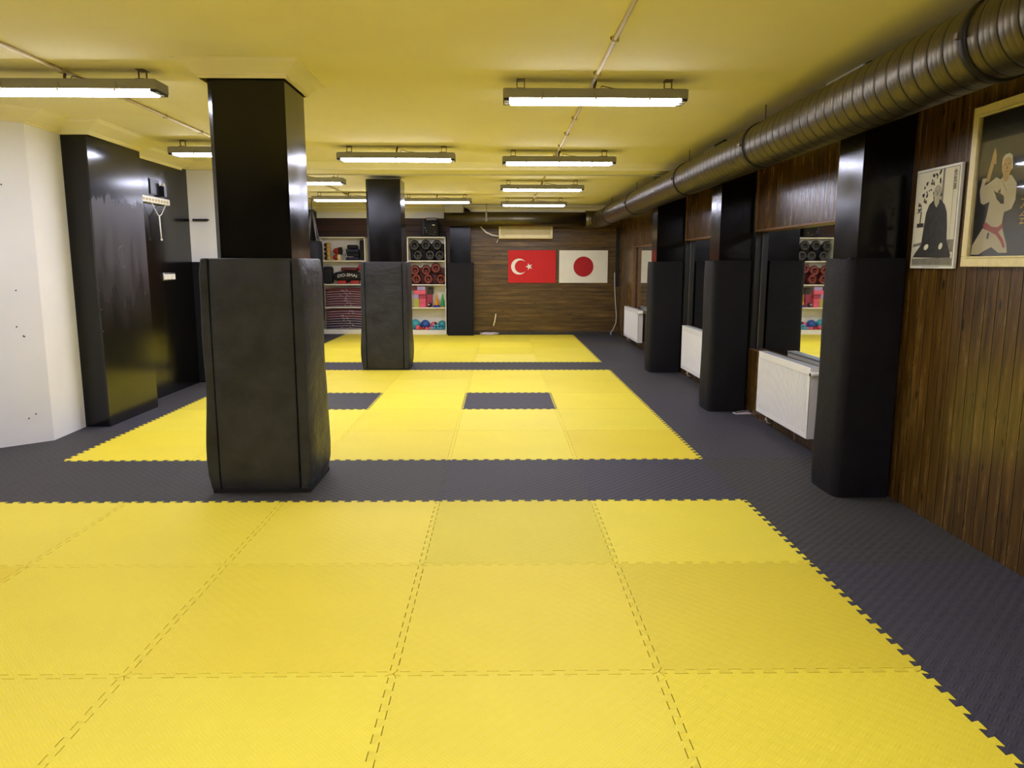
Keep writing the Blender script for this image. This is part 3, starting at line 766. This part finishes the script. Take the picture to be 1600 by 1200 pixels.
for k in range(46):
    u, v = rnd.uniform(.12, .62), rnd.uniform(.66, .95)
    if (u-.42)**2+(v-.8)**2*.6 < .04*rnd.random()*2: fl.append(ell(u, v, rnd.uniform(.01, .035), rnd.uniform(.006, .02), 7, rnd.uniform(0, 3)))
for k in range(16): fl.append(ell(rnd.uniform(.1, .2), rnd.uniform(.56, .66), rnd.uniform(.01, .025), rnd.uniform(.006, .014), 6, rnd.uniform(0, 3)))
fl += [[(.16, .44), (.18, .44), (.19, .58), (.17, .58)], [(.1, .42), (.26, .42), (.26, .46), (.1, .46)]]
pw('plum_branch', 'print_dark', fl, 4)
pw('robe', 'print_dark', [[(.08, .115), (.05, .10), (.10, .15), (.24, .24), (.27, .42), (.30, .56), (.36, .64), (.46, .68), (.60, .68), (.71, .62), (.77, .54), (.80, .40), (.82, .26), (.93, .13), (.92, .10)]], 5)
pw('cushion', 'print_grey', [[(.12, .072), (.18, .058), (.82, .064), (.92, .085), (.9, .108), (.14, .10)]], 6)
pw('head', 'print_face', [ell(.53, .75, .085, .072, 22), [(.45, .74), (.61, .74), (.58, .64), (.53, .60), (.48, .64)]], 6)
pw('hands', 'print_light', [ell(.37, .215, .055, .028, 14, .2), ell(.70, .22, .045, .03, 14, .4)], 6)
pw('face_print', 'print_dark', [ell(.5, .762, .014, .004, 8), ell(.56, .762, .014, .004, 8), [(.527, .755), (.535, .755), (.545, .735), (.52, .735)], [(.5, .722), (.56, .722), (.56, .726), (.5, .726)], ell(.615, .72, .012, .02, 8), ell(.53, .36, .09, .006, 10), ell(.53, .42, .08, .005, 10)], 7)
b = B('print_black'); b.text('合\n気\n道', .042, lambda x, y: (-.005, W_/2-.90*W_-x*.8, -H_/2+.845*H_+y*.9)); b.build('calligraphy', T_)
pw('caption_line', 'print_grey', [[(.3, .014), (.7, .014), (.7, .018), (.3, .018)], [(.865, .28), (.87, .28), (.87, .97), (.865, .97)]], 3)

W_, H_ = .82, .835; fwid = .055
T_ = thing('framed_poster', 'cream-framed dark poster of a karate master in white with a red belt', 'picture', (.95, -.94, 1.926))
b = B('frame_cream')
for (y0, z0, y1, z1) in ((-W_/2, -H_/2, W_/2, -H_/2+fwid), (-W_/2, H_/2-fwid, W_/2, H_/2), (-W_/2, -H_/2+fwid, -W_/2+fwid, H_/2-fwid), (W_/2-fwid, -H_/2+fwid, W_/2, H_/2-fwid)):
    b.box(-.012, y0, z0, .028, y1, z1, .003)
g = fwid-.009
for (y0, z0, y1, z1) in ((-W_/2+g, -H_/2+g, W_/2-g, -H_/2+fwid), (-W_/2+g, H_/2-fwid, W_/2-g, H_/2-g), (-W_/2+g, -H_/2+fwid, -W_/2+fwid, H_/2-fwid), (W_/2-fwid, -H_/2+fwid, W_/2-g, H_/2-fwid)):
    b.box(-.018, y0, z0, -.011, y1, z1, .002)
b.build('frame', T_)
w2, h2 = W_-2*fwid, H_-2*fwid
B('print_black').box(.006, -w2/2, -h2/2, .02, w2/2, h2/2).build('poster_sheet', T_)
q = [0.004]
def pw2(name, mat, polys, lay):
    polys = [[(max(.006, .72*u-.045), .85*v-.004) for u, v in pl] for pl in polys]
    o = onwall(T_, name, mat, polys, lay, w2, h2); o.location.x = .005; return o
pw2('gi_jacket', 'gi_white', [[(.19, .60), (.27, .62), (.36, .655), (.42, .63), (.48, .66), (.58, .65), (.66, .58), (.665, .45), (.62, .38), (.52, .36), (.50, .24), (.24, .25), (.27, .36), (.29, .46), (.20, .44), (.15, .46), (.12, .56), (.15, .66), (.21, .66)]], 1)
pw2('gi_trousers', 'gi_white', [[(.22, .24), (.52, .23), (.60, .10), (.62, .03), (.50, .03), (.38, .08), (.28, .05), (.20, .02), (.02, .02), (.08, .10)]], 1)
pw2('face', 'skin', [ell(.50, .735, .075, .085, 24, -.05), [(.46, .68), (.55, .68), (.54, .62), (.50, .60), (.45, .64)], [(.20, .62), (.26, .63), (.33, .84), (.30, .86), (.26, .80)], [(.26, .78), (.335, .76), (.33, .84), (.30, .90), (.275, .85)]], 2)
pw2('hand', 'print_dark', [[(.34, .55), (.38, .53), (.44, .52), (.50, .49), (.51, .43), (.47, .43), (.40, .47)], [(.40, .53), (.44, .56), (.445, .52)]], 3)
pw2('hair', 'print_light', [[(.425, .75), (.43, .80), (.46, .825), (.52, .83), (.565, .81), (.58, .75), (.585, .70), (.565, .70), (.56, .77), (.52, .80), (.46, .79), (.44, .74)]], 3)
pw2('face_print', 'print_dark', [ell(.475, .745, .014, .004, 8), ell(.53, .745, .014, .004, 8), [(.5, .735), (.506, .735), (.512, .705), (.495, .705)], [(.48, .685), (.53, .685), (.53, .689), (.48, .689)], [(.45, .62), (.455, .62), (.53, .53), (.525, .53)], [(.30, .15), (.33, .15), (.34, .20), (.31, .20)]], 4)
pw2('red_belt', 'plastic_red', [[(.23, .275), (.27, .29), (.36, .25), (.45, .24), (.52, .27), (.53, .235), (.47, .20), (.55, .14), (.59, .08), (.565, .065), (.52, .12), (.44, .18), (.36, .205), (.25, .235)]], 5)
b = B('gold'); b.text('大\n会', .085, lambda x, y: (.003, w2/2-.535*w2-x*.8, -h2/2+.30*h2+y*.9)); b.build('gold_lettering', T_)
B('print_glass').box(-.004, -w2/2, -h2/2, -.002, w2/2, h2/2).build('glass', T_)

# ------------------------------------------------------------------ shelf units
def shelf_unit(x0, x1, yf, label):
    T_ = thing('shelf_unit', label, 'shelf unit', ((x0+x1)/2, yf, 0), 0, 'white open shelf units against the back wall')
    h = (x1-x0)/2; D_ = .3; t_ = .022
    for s_ in (-1, 1):
        a, c_ = sorted((s_*h, s_*(h-t_))); B('melamine').box(a, 0, 0, c_, D_, 2.10, .001).build('side_panel', T_)
    B('melamine').box(-h, 0, 2.08, h, D_, 2.102, .001).build('top_panel', T_)
    B('melamine').box(-h+t_, D_-.008, .03, h-t_, D_, 2.08).build('back_panel', T_)
    B('melamine').box(-h+t_, .01, 0, h-t_, D_-.01, .10).build('plinth', T_)
    for z in SH[:3]: B('melamine').box(-h+t_, .002, z-t_, h-t_, D_-.01, z).build('shelf', T_)
SH = [1.60, 1.09, .59, .10]
S1x0, S1x1, S1y = -5.53, -4.52, 11.4
S2x0, S2x1, S2y = -3.594, -2.765, 11.25
shelf_unit(S1x0, S1x1, S1y, 'white open shelf unit holding folded guards, beside the punching bag')
shelf_unit(S2x0, S2x1, S2y, 'white open shelf unit holding helmets, blocks and balls')

# head guards: shell, padded rim round the face, bars
def guard(shell, rim):
    T_ = thing('head_guard', 'x', 'head guard', (0, 0, 0)); b = B(shell); rows = []
    for i in range(9):
        a = PI*.5*i/8; r = .104*math.cos(a*.92); y = -.03+.12*math.sin(a)
        rows.append([(r*math.cos(k*PI/10), y, r*1.12*math.sin(k*PI/10)) for k in range(20)])
    b.grid(rows, True); b.build('shell', T_)
    b = B(rim); rows = []
    for k in range(24):
        a = 2*PI*k/24; rows.append([((.070+.022*math.cos(q))*math.cos(a), -.035+.03*math.sin(q), (.070+.022*math.cos(q))*1.12*math.sin(a)) for q in [2*PI*j/8 for j in range(8)]])
    rows.append(rows[0]); b.grid(rows, True)
    for s_ in (-1, 1): b.ball((s_*.088, -.02, -.01), .028, 10, (.5, .8, 1))
    b.build('padded_rim', T_)
    b = B(rim)
    b.tube([(-.06, -.055, .0), (-.03, -.07, -.005), (.03, -.07, -.005), (.06, -.055, .0)], .007, 6)
    b.tube([(-.05, -.05, -.045), (0, -.068, -.05), (.05, -.05, -.045)], .010, 6)
    b.tube([(0, -.06, .06), (0, -.072, .0), (0, -.066, -.05)], .006, 6)
    b.build('face_bars', T_)
    return T_
gx = [-3.42, -3.20, -2.96]
row = {'black': (1.60, 'guard_black', 'guard_rim_black', [(-3.49, .11, 0), (-3.25, .11, 1), (-3.01, .11, 0), (-3.44, .33, 1), (-3.21, .335, 0), (-2.93, .325, 1)]),
       'red': (1.09, 'guard_red', 'guard_rim_red', [(-3.50, .11, 0), (-3.20, .11, 0), (-2.90, .11, 0), (-3.38, .31, 0), (-3.28, .315, 1), (-3.07, .335, 1)])}
row['black'] = (1.60, 'guard_black', 'guard_rim_black', [(-3.37, .115, 0), (-3.11, .115, 0), (-2.90, .115, 0), (-3.44, .32, 1), (-3.20, .33, 1), (-2.96, .325, 1)])
row['red'] = (1.09, 'guard_red', 'guard_rim_red', [(-3.41, .115, 0), (-3.15, .115, 0), (-2.88, .115, 0), (-3.44, .30, 1), (-3.20, .30, 1), (-2.99, .345, 1)])
pn = ['next to the far pillar', 'in the middle', 'at the end by the flags']
for colr, (z, sm, rm, ps) in row.items():
    g = None
    for i, (x, dz, top) in enumerate(ps):
        lab = '%s padded head guard, %s layer, %s' % (colr, 'upper' if top else 'bottom', pn[i % 3])
        if g is None:
            g = guard(sm, rm); g.location = (x, S2y+.10, z+dz); g['label'] = lab; g['group'] = colr+' head guards on their shelf'
        else: dup(g, (x, S2y+.10+.02*top, z+dz), lab, random.uniform(-.15, .15))
for z, mt, nm in ((1.60, 'print_black', 'black'), (1.09, 'guard_red', 'red')):
    tag(bevel_mod(B(mt).box(-3.55, S2y+.22, z, -2.8, S2y+.285, z+.36).build('guard_pile'), .03), 'dark pile of %s guards packed behind the head guards' % nm, 'gear pile', None, 'stuff')

def simple_thing(b, name, label, cat, group=None): return tag(b.build(name), label, cat, group)
# blocks shelf (z .59)
z = .59; y = S2y+.06
blocks = [(-3.42, 0, .13, .10, 'olive'), (-3.285, 0, .135, .10, 'pink'), (-3.42, .10, .13, .09, 'olive'), (-3.285, .10, .135, .09, 'pink'), (-3.15, .09, .13, .11, 'rose'),
          (-3.43, .19, .12, .09, 'lilac'), (-3.29, .19, .15, .08, 'rose'), (-3.34, .28, .25, .09, 'pink'), (-3.31, .37, .18, .09, 'lilac'), (-3.46, .37, .11, .08, 'maroon'), (-3.12, .28, .11, .15, 'print_dark'), (-3.15, .20, .13, .08, 'rose')]
wheres = ['bottom layer beside the far pillar', 'bottom layer beside the black ball', 'second layer beside the far pillar', 'second layer above the bottom one', 'resting just behind the black ball', 'third layer beside the far pillar',
          'third layer in the middle of the stack', 'wide one across the fourth layer', 'topmost in the middle of the stack', 'topmost beside the far pillar', 'dark one topmost at the open end of the stack', 'under the dark block at the open end']
names = {'olive': 'olive', 'pink': 'pink', 'rose': 'deep pink', 'lilac': 'lilac', 'maroon': 'maroon', 'print_dark': 'charcoal'}
for i, (x, dz, wd, ht, mt) in enumerate(blocks):
    yy = y+(.10 if i == 4 or i == 11 or i == 10 else 0)
    simple_thing(B(mt).box(x-wd/2+.001, yy, z+dz+.0005, x+wd/2-.001, yy+.12, z+dz+ht-.001, .004), 'foam_block', '%s foam block on the shelf, %s' % (names[mt], wheres[i]), 'foam block', 'foam blocks stacked on the shelf')
simple_thing(B('pink').box(-3.215, y+.10, z, -3.09, y+.22, z+.089, .004), 'foam_block', 'pink foam block hidden behind the black ball', 'foam block', 'foam blocks stacked on the shelf')
T_ = thing('small_ball', 'small black ball with a white badge beside the foam blocks', 'ball', (-3.13, S2y+.06, z+.052))
B('black_plastic').ball((0, 0, 0), .052, 20).build('ball', T_)
B('white_plastic').ball((-.015, -.046, .008), .016, 10, (1, .5, 1)).build('badge', T_)
def cone(x, mt, basemt, lab):
    T_ = thing('marker_cone', lab, 'cone', (x, S2y+.1, z), 0, 'small marker cones on the shelf')
    B(basemt).box(-.065, -.065, 0, .065, .065, .018, .01).build('base', T_)
    B(mt).lathe([(.052, .018), (.045, .05), (.026, .20), (.013, .29), (.0, .292)], 0, 0, 20).build('cone', T_)
cone(-2.85, 'green', 'orange', 'green marker cone on an orange base at the shelf end')
T_ = thing('marker_cone', 'orange marker cone standing on a purple dish', 'cone', (-2.99+.01, S2y+.1, z), 0, 'small marker cones on the shelf')
B('orange').lathe([(.045, .05), (.04, .09), (.026, .20), (.013, .30), (.0, .302)], 0, 0, 20).build('cone', T_)
simple_thing(B('purple').lathe([(.085, 0), (.09, .012), (.07, .04), (.03, .05), (0, .05)], -2.98, S2y+.1, 24, z), 'training_disc', 'purple rubber dish under the orange cone', 'disc')
simple_thing(B('cream_plastic').box(-3.05, S2y+.2, z, -2.93, S2y+.26, z+.16, .01), 'storage_box', 'pale box behind the orange cone', 'box')
# ball shelf
z = .10
def ball(x, yy, r, mt, lab, mt2=None, dz=0):
    T_ = thing('exercise_ball', lab, 'ball', (x, S2y+yy, z+r+dz), 0, 'balls on the lowest shelf')
    b = B(mt).ball((0, 0, 0), r, 24)
    if mt2:
        b.m(mt2)
        for f in b.bm.faces:
            if f.calc_center_median().x > .2*r: f.material_index = b.cur
    b.build('ball', T_)
ball(-3.245, .175, .105, 'blue', 'blue ball behind the coral dumbbell')
ball(-3.40, .055, .05, 'pink', 'small pink ball beside the blue ball, half hidden by the far pillar')
ball(-3.465, .17, .113, 'teal', 'large dull green ball at the far pillar end')
ball(-3.05, .16, .085, 'pink', 'pink and black ball in the middle of the lowest shelf', 'black_plastic')
ball(-2.875, .185, .098, 'teal', 'teal ball behind the light blue dumbbells')
def dumbbell(x, dz, mt, lab, yy=.05):
    T_ = thing('dumbbell', lab, 'dumbbell', (x, S2y+yy, z+.034+dz), 0, 'small dumbbells on the lowest shelf')
    for s_ in (-1, 1): B(mt).lathe([(.0, -.024), (.03, -.022), (.034, -.01), (.034, .01), (.03, .022), (.0, .024)], s_*.034, 0, 6, 0, 'X').build('weight', T_)
    B(mt).tube([(-.03, 0, 0), (.03, 0, 0)], .014, 8).build('grip', T_)
k = 0
for x, mt, c_ in ((-3.31, 'plastic_red', 'red'), (-3.175, 'pink', 'coral'), (-3.06, 'cyan', 'light blue'), (-2.93, 'cyan', 'light blue'), (-2.815, 'teal', 'teal')):
    w_ = {-3.31: 'closest to the far pillar', -3.175: 'in front of the blue ball', -3.06: 'in front of the pink and black ball', -2.93: 'in front of the teal ball', -2.815: 'at the flags end of the shelf'}[x]
    dumbbell(x, 0, mt, '%s dumbbell, %s' % (c_, w_), .036)
dumbbell(-2.995, .060, 'cyan', 'light blue dumbbell lying on top of the two others', .036)

# backpack on top of the shelf
T_ = thing('backpack', 'black backpack with silver badges and a grey flap on top of the helmet shelf', 'backpack', (-3.07, S2y+.05, 2.103))
b = B('cloth_black')
rows = []
for i, (z_, hw, dp, ox) in enumerate([(0, .13, .09, .02), (.02, .16, .11, .01), (.12, .175, .12, 0), (.26, .18, .12, -.01), (.34, .17, .11, -.02), (.385, .13, .08, -.02)]):
    rows.append([(ox+hw*math.copysign(abs(math.cos(a))**.5, math.cos(a)), .1+dp*math.copysign(abs(math.sin(a))**.5, math.sin(a)), z_) for a in [2*PI*k/20 for k in range(20)]])
b.grid(rows, True, True, True); b.build('body', T_)
bevel_mod(B('navy').box(-.2, -.03, .04, -.13, .12, .37).build('side_pocket', T_), .02)
bevel_mod(B('grey_vinyl').box(-.11, -.03, .35, .12, .15, .405).build('top_flap', T_), .01)
b = B('chrome').ball((.05, -.024, .25), .02, 10, (2, .4, .7)); b.build('badge', T_)
for x, z_ in ((.08, .10), (-.13, .19), (-.11, .14), (-.10, .10)): B('chrome').ball((x, -.028, z_), .012, 8, (1, .5, 1)).build('stud', T_)
b = B('grey_vinyl').tube([(-.06, -.03, .07), (.0, -.04, .06), (.08, -.03, .04)], .006, 6).build('zip', T_)

# first shelf unit contents
z = SH[0]+.001; yf = S1y+.03
def glove(x, zz, mt1, mt2, lab, sc=1.0, yy=.05, grp='rolled gear on the top shelf'):
    T_ = thing('boxing_glove', lab, 'boxing glove', (x, yf+yy, zz), 0, grp)
    b = B(mt1).ball((0, 0, .048*sc), .06*sc, 16, (1.15, 1.2, .78)); b.build('fist', T_)
    B(mt2).lathe([(.048*sc, -.035), (.056*sc, -.03), (.056*sc, .03), (.048*sc, .035)], .045*sc, -.04, 16, .048*sc, 'X').build('cuff', T_)
lv = ['bottom', 'second', 'third', 'top']
for k in range(4): glove(-5.36, z+.094*k, 'cloth_black', 'tan', 'black boxing glove with a tan cuff, %s of its stack' % lv[k], grp='gloves stacked at the end of the top shelf')
glove(-5.15, z, 'plastic_red', 'cream_plastic', 'red boxing glove with a cream cuff, lying under the other', 1.35)
glove(-5.13, z+.13, 'plastic_red', 'cloth_black', 'red and black boxing glove lying on top of the red one', 1.5)
T_ = thing('lasso_strap', 'white looped strap hanging over the dark guards', 'strap', (-4.99, yf+.02, z+.1))
b = B('cloth_white').tube([(.055*math.cos(a), 0, .055*math.sin(a)*1.2) for a in [2*PI*k/20 for k in range(21)]], .006, 6, False)
b.tube([(.05, 0, -.01), (.12, .0, -.025), (.2, .01, -.02)], .006, 6); b.build('loop', T_)
pile = [('navy', .0, .30, 'bottom'), ('cloth_black', .085, .31, 'second'), ('navy', .17, .28, 'third'), ('cloth_black', .255, .22, 'top')]
for mt, dz, wd, nm in pile:
    simple_thing(B(mt).box(-4.82-wd/2, yf+.04, z+dz, -4.82+wd/2, yf+.22, z+dz+.08, .03, 3), 'shin_guard', '%s shin guard, %s of the pile on the top shelf' % ('navy' if mt == 'navy' else 'black', nm), 'shin guard', 'dark shin guards on the top shelf')
simple_thing(B('cloth_black').box(-4.65, yf+.02, z, -4.555, yf+.24, z+.44, .025), 'rolled_bag', 'black rolled pouch at the end of the top shelf', 'pouch')
# second shelf: kit bag with lettering
z = SH[1]+.001
T_ = thing('kit_bag', 'long black kit bag with white curved lettering', 'bag', (-4.93, yf+.1, z+.115))
b = B('cloth_black'); rows = []
for i in range(13):
    u = i/12; xx = -.30+.6*u; h = .115*(1-.35*abs(2*u-1)**3); rows.append([(xx, .09*math.cos(a), .03*0+h*math.sin(a)+.0) for a in [2*PI*k/14 for k in range(14)]])
b.grid(rows, True, True, True); b.build('body', T_)
b = B('white_plastic')
b.text('DO-SMAI', .092, lambda x, y: (x*1.15, -.093, y+.03-.9*x*x)); b.build('lettering', T_)
T_.location.z = z+.165
for x, l in ((-5.06, 'farther from the far pillar'), (-4.78, 'nearer the far pillar')):
    simple_thing(B('plastic_red').box(x-.09, yf+.0, z, x+.09, yf+.2, z+.075, .02, 3), 'focus_mitt', 'red focus mitt under the kit bag, '+l, 'focus mitt', 'red mitts under the kit bag')
simple_thing(B('guard_red').box(-5.08, yf+.06, z+.29, -4.72, yf+.24, z+.36, .02), 'rolled_vest', 'dark red rolled vest lying on the kit bag', 'vest')
simple_thing(B('plastic_red').box(-4.70, yf+.05, z+.29, -4.57, yf+.24, z+.42, .03), 'rolled_vest', 'bright red roll at the end of the kit bag shelf', 'vest')
simple_thing(B('cloth_black').box(-5.47, yf+.02, z, -5.27, yf+.25, z+.38, .05, 3), 'gear_pouch', 'tall black gear pouch standing beside the kit bag', 'pouch')
# folded guards
def vest(zz, mt, ht, lab, ph):
    T_ = thing('folded_vest', lab, 'folded vest', (-4.985, yf+.12, zz), 0, 'folded body guards stacked on the lower shelves')
    def sheet(m_, z0, z1, w0, fo=0.0):
        b = B(m_); rows = []
        for i in range(17):
            u = i/16; x = -.43+.86*u; a = .02-.02*abs(2*u-1)**2.2+.0015*math.sin(9*u+ph)
            rows.append([(x*w0, -.115-fo, z0+a), (x*w0, -.128-fo, (z0+z1)/2+a), (x*w0, -.115-fo, z1+a), (x*w0, .12, z1+a), (x*w0, .12, z0+a)])
        return b.grid(rows, True, True, True)
    sheet(mt, .0095, ht+.004, 1).build('body', T_); sheet('cloth_white', 0, .0092, 1.01, .008).build('edge_trim', T_)
    r = random.Random(ph*100)
    b = B('cloth_white')
    for k in range(2):
        x = r.uniform(-.15, .15); zc = ht*.6+.02; b.tube([(x, -.13, zc), (x+.02, -.145, zc-.015), (x+.04+r.uniform(-.02, .03), -.14, zc-.03)], .006, 5)
    b.build('lace', T_)
for k in range(7): vest(SH[2]+.0+k*.053, 'guard_red' if k == 6 else 'maroon', .046 if k < 6 else .07, 'folded maroon body guard with white edges, %s counted upward on the upper stack' % ordn[k], k*1.7)
for k in range(8): vest(SH[3]+.0+k*.053, 'plum' if k < 4 else 'maroon', .046, 'folded %s body guard with white edges, %s counted upward on the lowest shelf' % ('plum' if k < 4 else 'maroon', (ordn+['eighth'])[k]), k*2.3+1)

# ------------------------------------------------------------------ punching bag
bx, by = -5.155, 9.5
T_ = thing('punching_bag', 'long black punching bag hanging by straps from the ceiling, beside the shelf of folded guards', 'punching bag', (bx, by, 0))
b = B('pad_black').lathe([(.0, .42), (.12, .425), (.165, .45), (.17, .55), (.172, 1.2), (.17, 1.88), (.16, 1.945), (.12, 1.96), (0, 1.96)], 0, 0, 28); b.build('bag_body', T_)
for k in range(4):
    a = PI/4+k*PI/2
    b = B('grey_vinyl'); p0 = Vector((.14*math.cos(a), .14*math.sin(a), 1.93)); p1 = Vector((.02*math.cos(a), .02*math.sin(a), 2.50))
    b.tube([p0, (p0+p1)/2, p1], .013, 6); b.build('strap', T_)
b = B('dark_plastic').box(-.02, -.02, 2.43, .045, .02, 2.54, .01).tube([(0, 0, 2.53), (0, 0, 2.75)], .007, 6).box(-.05, -.05, 2.742, .05, .05, 2.749); b.build('hook', T_)
T_ = thing('wall_socket', 'white socket on the dark corner boarding by the punching bag', 'socket', (-5.619, 10.9, 2.02))
B('white_plastic').box(0, -.05, -.06, .012, .05, .06, .003).build('plate', T_); B('grey_vinyl').lathe([(0, .013), (.02, .013), (.022, .011)], 0, 0, 12, 0, 'X').build('outlet', T_)

bpy.context.view_layer.update()
for me in list(bpy.data.meshes):
    if me.users == 0: bpy.data.meshes.remove(me)
